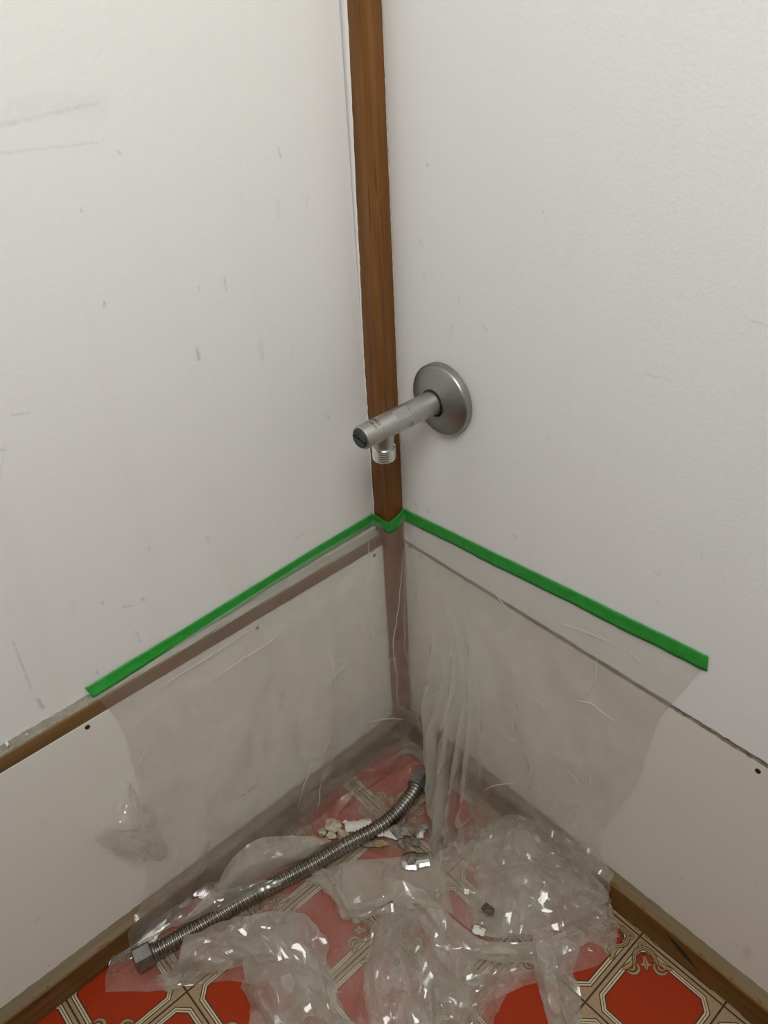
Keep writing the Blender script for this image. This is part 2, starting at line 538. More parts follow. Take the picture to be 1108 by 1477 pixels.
class PB:
    def __init__(self):
        self.v, self.f = [], []
    def poly(self, pts, z):
        n = len(self.v)
        self.v += [(x * T, y * T, z) for x, y in pts]
        self.f.append(list(range(n, n + len(pts))))
    def ring(self, A, B, z):
        n = len(self.v)
        m = len(A)
        self.v += [(x * T, y * T, z) for x, y in A] + [(x * T, y * T, z) for x, y in B]
        for i in range(m):
            self.f.append((n + i, n + (i + 1) % m, n + m + (i + 1) % m, n + m + i))
    def ribbon(self, pts, w, z, taper=False):
        P = np.array(pts, float)
        t = np.gradient(P, axis=0)
        t /= np.linalg.norm(t, axis=1)[:, None]
        nn = np.stack([-t[:, 1], t[:, 0]], 1)
        ww = np.full(len(P), w / 2)
        if taper:
            ww = ww * np.sin(np.linspace(.25, math.pi - .25, len(P)))
        A, B = P + nn * ww[:, None], P - nn * ww[:, None]
        n = len(self.v)
        for a, b in zip(A, B):
            self.v += [(a[0] * T, a[1] * T, z), (b[0] * T, b[1] * T, z)]
        for i in range(len(P) - 1):
            k = n + 2 * i
            self.f.append((k, k + 1, k + 3, k + 2))
    def mesh(self, name, material):
        me = bpy.data.meshes.new(name)
        me.from_pydata([tuple(c * MM for c in v) for v in self.v], [], self.f)
        bm = bmesh.new(); bm.from_mesh(me)
        bmesh.ops.recalc_face_normals(bm, faces=bm.faces[:])
        for f in bm.faces:
            if f.normal.z < 0:
                f.normal_flip()
        bm.to_mesh(me); bm.free()
        me.materials.append(material)
        return me

def smooth_curve(pts, n=10):
    P = np.array(pts, float)
    Q = np.concatenate([[2 * P[0] - P[1]], P, [2 * P[-1] - P[-2]]])
    out = []
    for i in range(1, len(Q) - 2):
        for t in np.linspace(0, 1, n, endpoint=False):
            p0, p1, p2, p3 = Q[i - 1:i + 3]
            out.append(.5 * ((2 * p1) + (-p0 + p2) * t + (2 * p0 - 5 * p1 + 4 * p2 - p3) * t * t + (-p0 + 3 * p1 - 3 * p2 + p3) * t ** 3))
    out.append(P[-1])
    return np.array(out)

E_ = .045
plate_bm = box_bm(.75, T - .75, .75, T - .75, -.35, 0)
bmesh.ops.scale(plate_bm, vec=(MM,) * 3, verts=plate_bm.verts[:])
plate_me = bpy.data.meshes.new('floor_tile'); plate_bm.to_mesh(plate_me); plate_bm.free(); plate_me.materials.append(M['lino_beige'])
p = PB(); p.poly(oct_pts(.112, E_), .04); red_me = p.mesh('red_panel', M['lino_red'])
p = PB()
for a, b in ((.046, .058), (.075, .083), (.100, .115)):
    p.ring(oct_pts(a, E_), oct_pts(b, E_), .06)
dark_me = p.mesh('dark_border_line', M['lino_dark'])
p = PB(); p.ring(oct_pts(.057, E_), oct_pts(.076, E_), .05); p.ring(oct_pts(.082, E_), oct_pts(.101, E_), .05)
cream_me = p.mesh('cream_border_line', M['lino_cream'])

def ornament():
    D, G = PB(), PB()
    for mir in (False, True):
        mm_ = (lambda c: c[:, ::-1]) if mir else (lambda c: c)
        arm = mm_(smooth_curve([(.085, .085), (.065, .17), (.085, .235), (.135, .295)]))
        D.ribbon(arm, .058, .08); G.ribbon(arm, .036, .10)
        D.ribbon(arm, .006, .12)
        leaf = mm_(smooth_curve([(.075, .275), (.10, .33), (.085, .40), (.06, .44)]))
        D.ribbon(leaf, .060, .08, True); G.ribbon(leaf, .038, .10, True)
        cres = mm_(smooth_curve([(.125, .27), (.185, .30), (.20, .36), (.165, .405), (.115, .42)]))
        D.ribbon(cres, .050, .08, True); G.ribbon(cres, .030, .10, True)
        cres2 = mm_(smooth_curve([(.12, .31), (.15, .33), (.15, .37), (.11, .39)]))
        D.ribbon(cres2, .040, .08, True); G.ribbon(cres2, .022, .10, True)
    an = np.linspace(0, 2 * math.pi, 21)
    ringc = np.stack([.07 + .026 * np.cos(an), .07 + .026 * np.sin(an)], 1)
    D.ribbon(ringc, .030, .09); G.ribbon(ringc, .016, .11)
    bell = [(.145, .165), (.165, .145), (.225, .185), (.27, .175), (.245, .215), (.265, .265), (.215, .245), (.175, .27), (.185, .225)]
    cx = np.mean(bell, axis=0)
    D.poly([tuple(cx + (np.array(q) - cx) * 1.28) for q in bell], .09)
    G.poly(bell, .11)
    D.ribbon([(.16, .16), (.2, .2), (.235, .235)], .008, .13)
    return D.mesh('ornament_outline', M['lino_dark']), G.mesh('ornament_scroll', M['lino_gold'])
orn_d, orn_g = ornament()

for i in range(-5, 5):
    for j in range(-1, 9):
        # square with node (i, -j) at its inner corner; skip those far outside the view
        x0, y0 = NX + i * T, NY - (j + 1) * T
        if x0 + T < 0 or y0 > 0:
            continue
        if (x0 + 40) + (-y0) > 760:
            continue
        even = (i + j) % 2 == 0          # printed scrolls sit at every other node
        t = link('floor_tile', plate_me, None, floor)
        # tile frame: local x away from node; scroll corners at local (0,0) and (1,1)
        if even:
            t.matrix_world = Matrix.Translation(Vector((x0, y0 + T, 0)) * MM) @ Matrix.Rotation(-math.pi / 2, 4, 'Z')
        else:
            t.matrix_world = Matrix.Translation(Vector((x0, y0, 0)) * MM)
        def sub(nm, me, mw=None):
            o = link(nm, me, None, t)
            if mw is not None:
                o.matrix_local = mw
            return o
        sub('red_panel', red_me); sub('dark_border_line', dark_me); sub('cream_border_line', cream_me)
        flip = Matrix.Translation(Vector((T, T, 0)) * MM) @ Matrix.Rotation(math.pi, 4, 'Z')
        sub('ornament_outline', orn_d); sub('ornament_scroll', orn_g)
        sub('ornament_outline', orn_d, flip); sub('ornament_scroll', orn_g, flip)

# ------------------------------------------------------------------ angle valve on the right wall
M['satin'] = simple('satin', (.37, .37, .36), .38, 1.0, var=.10, scale=900, bstr=.05, bdist=.0002)
M['cast'] = simple('cast', (.49, .485, .465), .42, 1.0, var=.12, scale=1400, bstr=.25, bdist=.0003)
M['chrome'] = simple('chrome', (.85, .85, .84), .10, 1.0)
M['plug'] = simple('plug', (.030, .036, .035), .5, 0.0, bstr=.1, scale=800)
M['rubber'] = simple('rubber', (.01, .01, .01), .6)
M['ink'] = simple('ink', (.015, .015, .015), .6)
VX, VZ = 59.5, 411.5
valve = empty('angle_valve', (VX, 0, VZ))
tag(valve, 'satin silver angle valve with round wall flange and black slotted plug', 'valve')
def vpart(name, bm, material, smooth=True, parent=None):
    bmesh.ops.translate(bm, vec=(-VX, 0, -VZ), verts=bm.verts[:])
    o = from_bm(name, bm, material, None, smooth)
    o.parent = parent or valve
    if smooth:
        md = o.modifiers.new('edge', 'EDGE_SPLIT'); md.split_angle = math.radians(32)
    return o
AX = (0, -1, 0)
c = (VX, 0, VZ)
prof = [(0.1, 27.0), (.6, 27.6), (5.2, 27.4), (6.2, 27.0), (7.0, 26.0), (7.4, 25.0)]
for k in range(1, 13):
    t = k / 12
    prof.append((7.4 + 5.6 * (t ** .82), 25.0 - 14.2 * t))
prof += [(13.2, 10.6), (12.6, 9.9), (6, 9.8)]
vpart('wall_flange', lathe(prof, c, AX, 96, True, False), M['satin'])
ca = (VX, 0, VZ + 1.2)
vpart('gasket_ring', lathe([(11.5, 8.6), (11.5, 10.1), (13.6, 10.1), (13.9, 9.2), (13.9, 8.6)], ca, AX, 64, False, False), M['rubber'])
# body: tube, wrench flats, slightly narrower head
bmv = lathe([(0, 8.75), (39.5, 8.75), (40.0, 8.75), (40.3, 8.75), (53.0, 8.75), (53.3, 8.75), (54, 8.6), (80.5, 8.5), (81.6, 8.2), (82.0, 7.6), (82.0, 7.15), (79.8, 7.0)], ca, AX, 72, True, True)
for v in bmv.verts:          # wrench flats milled into the tube on four sides
    d = -v.co.y
    if 40.2 < d < 53.1:
        for nx, nz in ((.5, .866), (-.866, .5), (.866, -.5), (-.5, -.866)):
            k = (v.co.x - ca[0]) * nx + (v.co.z - ca[2]) * nz
            if k > 7.75:
                v.co.x -= nx * (k - 7.75); v.co.z -= nz * (k - 7.75)
body = vpart('valve_body', bmv, M['cast'])
vpart('casting_line', lathe([(66.9, 8.56), (67.0, 8.72), (67.3, 8.72), (67.4, 8.56)], ca, AX, 72, False, False), M['cast'])
# slotted black plug in the end
pl = bmesh.new()
for sgn in (1, -1):
    pts = []
    R = 6.9
    a0 = math.asin(1.0 / R)
    for k in range(25):
        a = a0 + (math.pi - 2 * a0) * k / 24
        pts.append((R * math.cos(a), sgn * R * math.sin(a)))
    # slot line tilted
    th = math.radians(-14)
    pts = [(x * math.cos(th) - y * math.sin(th), x * math.sin(th) + y * math.cos(th)) for x, y in pts]
    A = [pl.verts.new((VX + x, -79.5, ca[2] + y)) for x, y in pts]
    B = [pl.verts.new((VX + x, -82.9, ca[2] + y)) for x, y in pts]
    Cc = [pl.verts.new((VX + x * .93, -83.4, ca[2] + y * .93 + sgn * .03)) for x, y in pts]
    n = len(pts)
    for k in range(n):
        pl.faces.new((A[k], A[(k + 1) % n], B[(k + 1) % n], B[k]))
        pl.faces.new((B[k], B[(k + 1) % n], Cc[(k + 1) % n], Cc[k]))
    pl.faces.new(Cc)
plug = vpart('slotted_plug', pl, M['plug'], False)
plug['label'] = 'black slotted end plug'
dm = (ca[0] - 1.2, -83.4, ca[2] + 3.2)
vpart('plug_dimple', lathe([(0, .9), (.12, .8)], dm, AX, 20), M['rubber'], True, plug)
# outlet pointing down
co = (VX, -61.5, ca[2])
vpart('outlet_neck', lathe([(0, 7.6), (8, 7.6), (11, 7.2), (15.4, 7.2)], co, (0, 0, -1), 56), M['cast'])
th = []
z = 15.0
th.append((z, 7.0))
for k in range(5):
    th += [(z + .4, 8.4), (z + 1.0, 8.4), (z + 1.35, 7.2), (z + 1.75, 7.2)]
    z += 1.85
th += [(z + .3, 8.2), (z + .9, 7.8), (z + 1.0, 6.2), (z - 5, 6.0)]
vpart('outlet_thread', lathe(th, co, (0, 0, -1), 64, False, True), M['chrome'])
# tiny print around the head
def print_line(txt, d, ang0, size, step):
    cu = bpy.data.curves.new('print', 'FONT')
    cu.body = txt; cu.size = size * MM; cu.extrude = 0
    tmp = bpy.data.objects.new('print', cu)
    C.objects.link(tmp)
    dg = bpy.context.evaluated_depsgraph_get()
    me = bpy.data.meshes.new_from_object(tmp.evaluated_get(dg))
    bpy.data.objects.remove(tmp, do_unlink=True)
    R = 8.70
    for v in me.vertices:
        s, t = v.co.x / MM, v.co.y / MM
        a = ang0 - s / R
        v.co = Vector(((R * math.sin(a)) * MM, (-d + t) * MM, (R * math.cos(a) + 1.2) * MM))
    me.materials.clear()
    o = link('printed_code', me, M['ink'], valve)
    return o
print_line('ZOMIHN', 69.4, math.radians(42), 3.3, 0)
print_line('15-44  00138', 73.4, math.radians(52), 3.3, 0)
_ = None

# ------------------------------------------------------------------ masking tape
def tape_mat():
    m, nt, out = new_mat('green_tape')
    v = coords(nt)
    n = noise(nt, coords(nt, (90, 90, 160)), 1.0, 4, .6)
    col = mixc(nt, ramp(nt, n, [(.4, (0, 0, 0)), (.7, (1, 1, 1))]), (.018, .27, .030, 1), (.035, .34, .050, 1))
    principled(nt, out, col, .45, normal=bump(nt, noise(nt, v, 160, 3, .6), .3, .0006), spec=.4)
    return m
M['tape'] = tape_mat()

def tape(name, top, bot, label, off):
    """a strip of tape following the wall; top/bot are matched 3-d polylines in mm"""
    n = 150
    def res(P):
        P = np.array(P, float)
        L = np.concatenate([[0], np.cumsum(np.linalg.norm(np.diff(P, axis=0), axis=1))])
        # keep the given corners
        u = np.unique(np.concatenate([np.linspace(0, 1, n), L / L[-1]]))
        return P, L / L[-1]
    A, la = res(top)
    B, lb = res(bot)
    u = np.unique(np.concatenate([np.linspace(0, 1, n), la]))
    TA = np.stack([np.interp(u, la, A[:, k]) for k in range(3)], 1)
    TB = np.stack([np.interp(u, la, B[:, k]) for k in range(3)], 1)
    r = np.random.default_rng(len(label))
    w = np.convolve(r.normal(0, 1, len(u) + 40), np.ones(25) / 25, 'same')[20:20 + len(u)]
    w2 = np.convolve(r.normal(0, 1, len(u) + 40), np.ones(13) / 13, 'same')[20:20 + len(u)]
    TA[:, 2] += w * .8
    TB[:, 2] += w2 * .9
    v, f = [], []
    m = 6
    o = np.array(off, float)
    rows = []
    for k in range(m):
        t = k / (m - 1)
        lift = 1.2 + .35 * abs(r.normal(0, 1, len(u))) * (.5 if 0 < k < m - 1 else 1)
        rows.append(TA * (1 - t) + TB * t + o[None] * np.convolve(lift, np.ones(5) / 5, 'same')[:, None])
    G = np.stack(rows, 1)
    idx = np.arange(len(u) * m).reshape(len(u), m)
    faces = np.stack([idx[:-1, :-1], idx[1:, :-1], idx[1:, 1:], idx[:-1, 1:]], -1).reshape(-1, 4)
    ob = mesh_py(name, G.reshape(-1, 3).tolist(), faces.tolist(), M['tape'], None, True)
    md = ob.modifiers.new('thickness', 'SOLIDIFY'); md.thickness = .00015; md.offset = 0
    tag(ob, label, 'tape')
    return ob
tape('masking_tape',
     [(-8.7, -288, 274.5), (-8.7, -200, 277.5), (-8.7, -90, 282.0), (-8.7, -19.2, 284.0), (2, -18.8, 283.6), (10.2, -18.7, 283.4)],
     [(-5.2, -286, 265.6), (-7.4, -200, 267.3), (-8.5, -90, 270.4), (-8.5, -19.2, 272.4), (2, -18.8, 272.8), (10.2, -18.7, 272.2)],
     'green masking tape strip above the wooden rail', (.7, -.7, 0))
tape('masking_tape',
     [(10.4, -18.4, 283.4), (10.5, -9, 285.6), (10.5, -.6, 289.5), (60, -.3, 293.2), (150, -.3, 301.0), (289.5, -.3, 312.8)],
     [(10.4, -18.4, 271.8), (10.5, -9, 272.6), (10.5, -.6, 277.0), (60, -.3, 280.6), (150, -.3, 288.3), (291, -.3, 299.8)],
     'green masking tape strip under the valve, on the wall with the seam', (.7, -.7, 0))

# ------------------------------------------------------------------ metal hose
hose_path = [(30, -328), (34, -308), (41, -272), (46, -243), (54, -208), (62, -175), (68, -140), (75, -111), (76.5, -90), (73, -66), (67, -45)]
HR = 7.2
HZ = HR + 3.0
hc = smooth_curve([(x, y, HZ) for x, y in hose_path], 40)
hl = np.concatenate([[0], np.cumsum(np.linalg.norm(np.diff(hc, axis=0), axis=1))])
HOSE = np.stack([np.interp(np.arange(0, hl[-1], 6.0), hl, hc[:, k]) for k in range(3)], 1)
M['steel'] = simple('steel', (.33, .31, .275), .27, 1.0, var=.3, scale=60, bstr=.05)
M['nut'] = simple('nut', (.28, .275, .26), .5, 1.0, var=.35, scale=120, bstr=.1)
hose = empty('flexible_metal_hose', (30, -328, 3))
tag(hose, 'corrugated stainless steel hose with hex nuts at both ends', 'hose')
def hose_mesh():
    pitch, per = 3.6, 10
    n = int(hl[-1] / pitch * per)
    s = np.linspace(6, hl[-1] - 6, n)
    Cn = np.stack([np.interp(s, hl, hc[:, k]) for k in range(3)], 1)
    tg = np.gradient(Cn, axis=0)
    tg /= np.linalg.norm(tg, axis=1)[:, None]
    upz = np.array([0, 0, 1.0])
    e1 = np.cross(tg, upz); e1 /= np.linalg.norm(e1, axis=1)[:, None]
    e2 = np.cross(e1, tg)
    rad = HR - 1.25 + 1.25 * (0.5 + 0.5 * np.cos(2 * np.pi * s / pitch)) ** .6
    m = 28
    a = np.linspace(0, 2 * np.pi, m, endpoint=False)
    G = Cn[:, None] + rad[:, None, None] * (np.cos(a)[None, :, None] * e1[:, None] + np.sin(a)[None, :, None] * e2[:, None])
    idx = np.arange(n * m).reshape(n, m)
    nx = np.roll(idx, -1, axis=1)
    F = np.stack([idx[:-1], nx[:-1], nx[1:], idx[1:]], -1).reshape(-1, 4)
    return G.reshape(-1, 3), F, Cn, tg
G, F, Cn, tg = hose_mesh()
hb = mesh_py('corrugated_tube', (G - np.array([30, -328, 3])).tolist(), F.tolist(), M['steel'], hose, True)
def hex_nut(p, axis, length, af, tilt=0):
    a = Vector(axis).normalized()
    h = a.cross(Vector((0, 0, 1))).normalized()
    k = h.cross(a)
    R = af / math.sqrt(3)
    prof = [(0, R * .82, 24), (.0, R * .9, 6), (1.0, R, 6), (length - 1.0, R, 6), (length, R * .9, 6)]
    bm = bmesh.new()
    rings = []
    for d, r in ((0, R * .86), (1.1, R), (length - 1.1, R), (length, R * .86)):
        rings.append([bm.verts.new(Vector(p) + a * d + (h * math.cos(math.pi / 3 * q + tilt) + k * math.sin(math.pi / 3 * q + tilt)) * r) for q in range(6)])
    for A, B in zip(rings, rings[1:]):
        for q in range(6):
            bm.faces.new((A[q], A[(q + 1) % 6], B[(q + 1) % 6], B[q]))
    # far end: rim and hollow
    inner = [bm.verts.new(Vector(p) + a * length + (h * math.cos(math.pi / 3 * q + tilt) + k * math.sin(math.pi / 3 * q + tilt)) * R * .66) for q in range(6)]
    deep = [bm.verts.new(Vector(p) + a * (length - 7) + (h * math.cos(math.pi / 3 * q + tilt) + k * math.sin(math.pi / 3 * q + tilt)) * R * .62) for q in range(6)]
    for q in range(6):
        bm.faces.new((rings[-1][q], rings[-1][(q + 1) % 6], inner[(q + 1) % 6], inner[q]))
        bm.faces.new((inner[q], inner[(q + 1) % 6], deep[(q + 1) % 6], deep[q]))
    bm.faces.new(rings[0][::-1])
    bmesh.ops.translate(bm, vec=(-30, 328, -3), verts=bm.verts[:])
    return bm
for end in (0, 1):
    if end == 0:
        p, a = Cn[0], -tg[0]
    else:
        p, a = Cn[-1], tg[-1]
    p = p + np.array([0, 0, 1.6])
    nt_ = from_bm('coupling_nut', hex_nut(p - a * 2, a, 15.5, 18.0, .15), M['nut'], hose)
    bm = lathe([(0, HR - .3), (2.4, HR - .2), (2.6, HR - 1.2)], Vector(p) - Vector(a) * 4.2, a, 32)
    bmesh.ops.translate(bm, vec=(-30, 328, -3), verts=bm.verts[:])
    from_bm('ferrule', bm, M['nut'], hose, True)
    bm = lathe([(0, 6.6), (.6, 6.6), (.6, 0.2)], Vector(p) + Vector(a) * 8.0, a, 24, True, False)
    bmesh.ops.translate(bm, vec=(-30, 328, -3), verts=bm.verts[:])
    from_bm('seal_washer', bm, M['rubber'], nt_)

# ------------------------------------------------------------------ clear plastic sheet
def film_mat(name, haze, cloud, dust, soft, back, edge):
    """thin milky film: part straight through, part softly scattered, part hazy white, with a sheen"""
    m, nt, out = new_mat(name)
    v = coords(nt)
    h = noise(nt, v, 70, 3, .55)
    nrm = bump(nt, h, .25, .0006)
    tr = N(nt, 'ShaderNodeBsdfTransparent'); tr.inputs[0].default_value = (.985, .98, .97, 1)
    rf = N(nt, 'ShaderNodeBsdfRefraction'); rf.inputs[0].default_value = (.985, .98, .97, 1)
    rf.inputs['Roughness'].default_value = .85; rf.inputs['IOR'].default_value = 1.055
    th = N(nt, 'ShaderNodeMixShader'); th.inputs[0].default_value = soft
    nt.links.new(tr.outputs[0], th.inputs[1]); nt.links.new(rf.outputs[0], th.inputs[2])
    df = N(nt, 'ShaderNodeBsdfDiffuse'); df.inputs[0].default_value = (*dust, 1)
    tl = N(nt, 'ShaderNodeBsdfTranslucent'); tl.inputs[0].default_value = (*dust, 1)
    gl = N(nt, 'ShaderNodeBsdfGlossy'); gl.inputs[0].default_value = (1, 1, 1, 1); gl.inputs['Roughness'].default_value = .11
    for n in (df, tl, gl):
        nt.links.new(nrm, n.inputs['Normal'])
    dm = N(nt, 'ShaderNodeMixShader'); dm.inputs[0].default_value = back
    nt.links.new(df.outputs[0], dm.inputs[1]); nt.links.new(tl.outputs[0], dm.inputs[2])
    lw = N(nt, 'ShaderNodeLayerWeight'); lw.inputs[0].default_value = .5
    nt.links.new(nrm, lw.inputs['Normal'])
    fc = lw.outputs['Facing']
    cloudy = ramp(nt, noise(nt, v, 26, 4, .65), [(.35, (0, 0, 0)), (.7, (1, 1, 1))])
    # haze grows with the path length through the film
    hz = math_n(nt, 'ADD', math_n(nt, 'MULTIPLY', math_n(nt, 'POWER', fc, 2.0), edge), math_n(nt, 'ADD', math_n(nt, 'MULTIPLY', cloudy, cloud), haze))
    a = N(nt, 'ShaderNodeMixShader')
    nt.links.new(hz, a.inputs[0]); nt.links.new(th.outputs[0], a.inputs[1]); nt.links.new(dm.outputs[0], a.inputs[2])
    ff = math_n(nt, 'ADD', math_n(nt, 'MULTIPLY', math_n(nt, 'POWER', fc, 5.0), .6), .055)
    b = N(nt, 'ShaderNodeMixShader')
    nt.links.new(ff, b.inputs[0]); nt.links.new(a.outputs[0], b.inputs[1]); nt.links.new(gl.outputs[0], b.inputs[2])
    nt.links.new(b.outputs[0], out.inputs[0])
    return m
M['film'] = film_mat('clear_film', .125, .08, (1.0, .98, .93), .34, .6, .50)
M['film_floor'] = film_mat('floor_film', .14, .18, (.80, .755, .67), .10, .45, .55)
M['film_thick'] = film_mat('folded_film', .30, .22, (.80, .75, .655), .10, .42, .60)
M['film_dusty'] = film_mat('dusty_film', .20, .20, (.80, .755, .67), .10, .45, .60)

def vnoise(n, m, cell, r):
    """smooth random field on an n x m grid, features `cell` grid steps wide"""
    a, b = max(3, int(n / cell) + 3), max(3, int(m / cell) + 3)
    g = r.normal(0, 1, (a, b))
    u, w = np.linspace(0, a - 1.001, n), np.linspace(0, b - 1.001, m)
    i, j = u.astype(int), w.astype(int)
    fu, fw = (u - i), (w - j)
    fu, fw = fu * fu * (3 - 2 * fu), fw * fw * (3 - 2 * fw)
    q = lambda di, dj: g[np.minimum(i + di, a - 1)][:, np.minimum(j + dj, b - 1)]
    return (q(0, 0) * (1 - fu)[:, None] + q(1, 0) * fu[:, None]) * (1 - fw)[None] + (q(0, 1) * (1 - fu)[:, None] + q(1, 1) * fu[:, None]) * fw[None]

def tri(x):
    return np.abs((x % 1.0) * 2 - 1) * 2 - 1

def facet(U, V, lam, r, angle=0.0, aspect=1.0):
    """flat random facets meeting in sharp creases"""
    x = (U * math.cos(angle) + V * math.sin(angle)) / lam
    y = (-U * math.sin(angle) + V * math.cos(angle)) / (lam * aspect)
    k = .366 * (x + y)
    x, y = x + k + 50, y + k + 50
    i, j = np.floor(x).astype(int), np.floor(y).astype(int)
    fx, fy = x - i, y - j
    T_ = r.normal(0, 1, (64, 64))
    h = lambda a, b: T_[a % 64, b % 64]
    h00, h11 = h(i, j), h(i + 1, j + 1)
    return np.where(fx > fy, h00 + fx * (h(i + 1, j) - h00) + fy * (h11 - h(i + 1, j)), h00 + fy * (h(i, j + 1) - h00) + fx * (h11 - h(i, j + 1)))

def fold_field(P, r, specs, radial=None, facets=()):
    """sharp-ridged folds; specs: (count, wavelength mm, mean angle, spread, steepness), angle 0 = ridges across u"""
    n, m, _ = P.shape
    lu = np.concatenate([[0], np.cumsum(np.linalg.norm(np.diff(P, axis=0), axis=2).mean(1))])
    lv = np.concatenate([[0], np.cumsum(np.linalg.norm(np.diff(P, axis=1), axis=2).mean(0))])
    U, V = np.meshgrid(lu, lv, indexing='ij')
    H = np.zeros((n, m))
    cell = max(4, int(n / max(lu[-1], 1) * 30))
    for count, lam, am, sp, amp in specs:
        for k in range(count):
            a = am + r.uniform(-sp, sp)
            L = lam * r.uniform(.65, 1.5)
            w = vnoise(n, m, cell, r) * L * .30
            x = (U * math.cos(a) + V * math.sin(a) + w) / L + r.uniform(0, 1)
            g = np.clip(vnoise(n, m, cell * 1.2, r) * .9 + .35, 0, 1)
            H += amp * L * tri(x) * g / math.sqrt(count)
    for lam, amp, angle, aspect in facets:
        wu, wv_ = vnoise(n, m, cell, r) * lam * .35, vnoise(n, m, cell, r) * lam * .35
        fa = facet(U + wu, V + wv_, lam, r, angle, aspect)
        fb = facet(U - wv_, V + wu, lam * 1.3, r, angle + 1.9, aspect)
        H += amp * lam * np.maximum(fa, fb)
    if radial is not None:
        cu, cv, kk, amp, R = radial
        du, dv = U - lu[-1] * cu, V - lv[-1] * cv
        rad = np.hypot(du, dv)
        an = np.arctan2(dv, du) + vnoise(n, m, cell, r) * .35
        H = H * np.clip(rad / R, .3, 1) + amp * tri(an * kk / (2 * math.pi)) * rad * np.exp(-(rad / R) ** 2) * np.clip(.6 + .8 * np.sin(an * 2 + 1), .1, 1)
    return H

def normals(P):
    a = np.gradient(P, axis=0); b = np.gradient(P, axis=1)
    c_ = np.cross(a, b)
    return c_ / (np.linalg.norm(c_, axis=2, keepdims=True) + 1e-9)

def collide(P, hose_on):
    P[..., 2] = np.maximum(P[..., 2], .9)
    x, y, z = P[..., 0], P[..., 1], P[..., 2]
    xm = np.where(z < 33, 12.2, np.interp(z, [262, 267, 272, 276], [1.2, 1.2, -5.0, -8.2]))
    P[..., 0] = np.maximum(x, xm)
    ym = np.where(z < 33, -12.2, -1.0)
    P[..., 1] = np.minimum(y, ym)
    # corner post
    inp = (P[..., 0] < 10.8) & (P[..., 1] > -19.0)
    dx, dy = 10.8 - P[..., 0], P[..., 1] + 19.0
    P[..., 0] = np.where(inp & (dx < dy), 10.8, P[..., 0])
    P[..., 1] = np.where(inp & (dx >= dy), -19.0, P[..., 1])
    if hose_on:
        n, m, _ = P.shape
        Q = P.reshape(-1, 3)
        near = np.where((Q[:, 2] < 22) & (Q[:, 0] < 95) & (Q[:, 1] < -30) & (Q[:, 1] > -345))[0]
        if len(near):
            S = Q[near]
            D = S[:, None] - HOSE[None]
            dd = np.linalg.norm(D, axis=2)
            k = dd.argmin(1)
            dmin = dd[np.arange(len(S)), k]
            push = dmin < HR + 1.2
            if push.any():
                dirv = D[np.arange(len(S)), k][push] / (dmin[push, None] + 1e-6)
                Q[near[push]] = HOSE[k[push]] + dirv * (HR + 1.2)
        P = Q.reshape(n, m, 3)
    return P

def crumple(P, H, hose_on=False, weight=None):
    if weight is not None:
        H = H * weight
    P = P + normals(P) * H[..., None]
    for _k in range(3):
        P = collide(P, hose_on)
    return P

def resample(poly, n):
    P = smooth_curve(poly, 12)
    L = np.concatenate([[0], np.cumsum(np.linalg.norm(np.diff(P, axis=0), axis=1))])
    return np.stack([np.interp(np.linspace(0, L[-1], n), L, P[:, k]) for k in range(3)], 1)

def loft(rows, cell=2.4):
    R = [np.array(r, float) for r in rows]
    len_u = max(np.linalg.norm(np.diff(r, axis=0), axis=1).sum() for r in R)
    mids = np.stack([resample(r, 9) for r in R])
    len_v = np.linalg.norm(np.diff(mids, axis=0), axis=2).sum(0).max()
    n, m = max(12, int(len_u / cell)), max(10, int(len_v / cell))
    A = np.stack([resample(r, n) for r in R])                # rows x n x 3
    out = np.zeros((n, m, 3))
    for i in range(n):
        out[i] = resample(A[:, i], m)
    return out

def grid_mesh(name, P, parent, mats, row_mat=None, dec=None):
    n, m, _ = P.shape
    idx = np.arange(n * m).reshape(n, m)
    Fc = np.stack([idx[:-1, :-1], idx[1:, :-1], idx[1:, 1:], idx[:-1, 1:]], -1).reshape(-1, 4)
    me = bpy.data.meshes.new(name)
    me.from_pydata((P.reshape(-1, 3) * MM).tolist(), [], Fc.tolist())
    me.update()
    o = link(name, me, mats, parent, True)
    if row_mat is not None:
        me.polygons.foreach_set('material_index', np.tile(row_mat[:-1], n - 1).astype(np.int32))
    if dec:
        # stiff film: fewer, flatter facets meeting in sharp creases
        md = o.modifiers.new('facets', 'DECIMATE'); md.ratio = dec
        es = o.modifiers.new('creases', 'EDGE_SPLIT'); es.split_angle = math.radians(16)
    return o

sheet = empty('plastic_sheet', (0, 0, 0))
tag(sheet, 'clear plastic dust sheet taped across the corner, crumpled over the floor', 'sheet')

# main film: hangs from the tape and runs out over the floor
def col(s_pts, vals, s):
    return np.stack([np.interp(s, s_pts, [v[k] for v in vals]) for k in range(3)], 1)
nS, nT = 250, 185
s = np.linspace(0, 1, nS)
def smooth1(A, k):
    ker = np.hanning(k + 2)[1:-1]; ker /= ker.sum()
    Q = np.pad(A, ((k // 2, k - 1 - k // 2), (0, 0)), 'edge')
    return np.stack([np.convolve(Q[:, j], ker, 'valid') for j in range(A.shape[1])], 1)
top = col([0, .40, .455, .475, .50, .52, .545, 1], [(-8.1, -285, 268), (-8.1, -60, 276.5), (-8.1, -22, 278), (4, -19.2, 278), (11.0, -19.0, 277), (11.0, -8, 279), (12, -1.0, 283), (290, -1.0, 304)], s)
edge1 = col([0, .3, .45, .49, .52, .6, .75, 1], [(1.2, -281, 240), (1.4, -120, 240), (3, -34, 240), (12, -21, 240), (14, -12, 240), (50, -2, 240), (130, -3, 240), (273, -1.5, 240)], s)
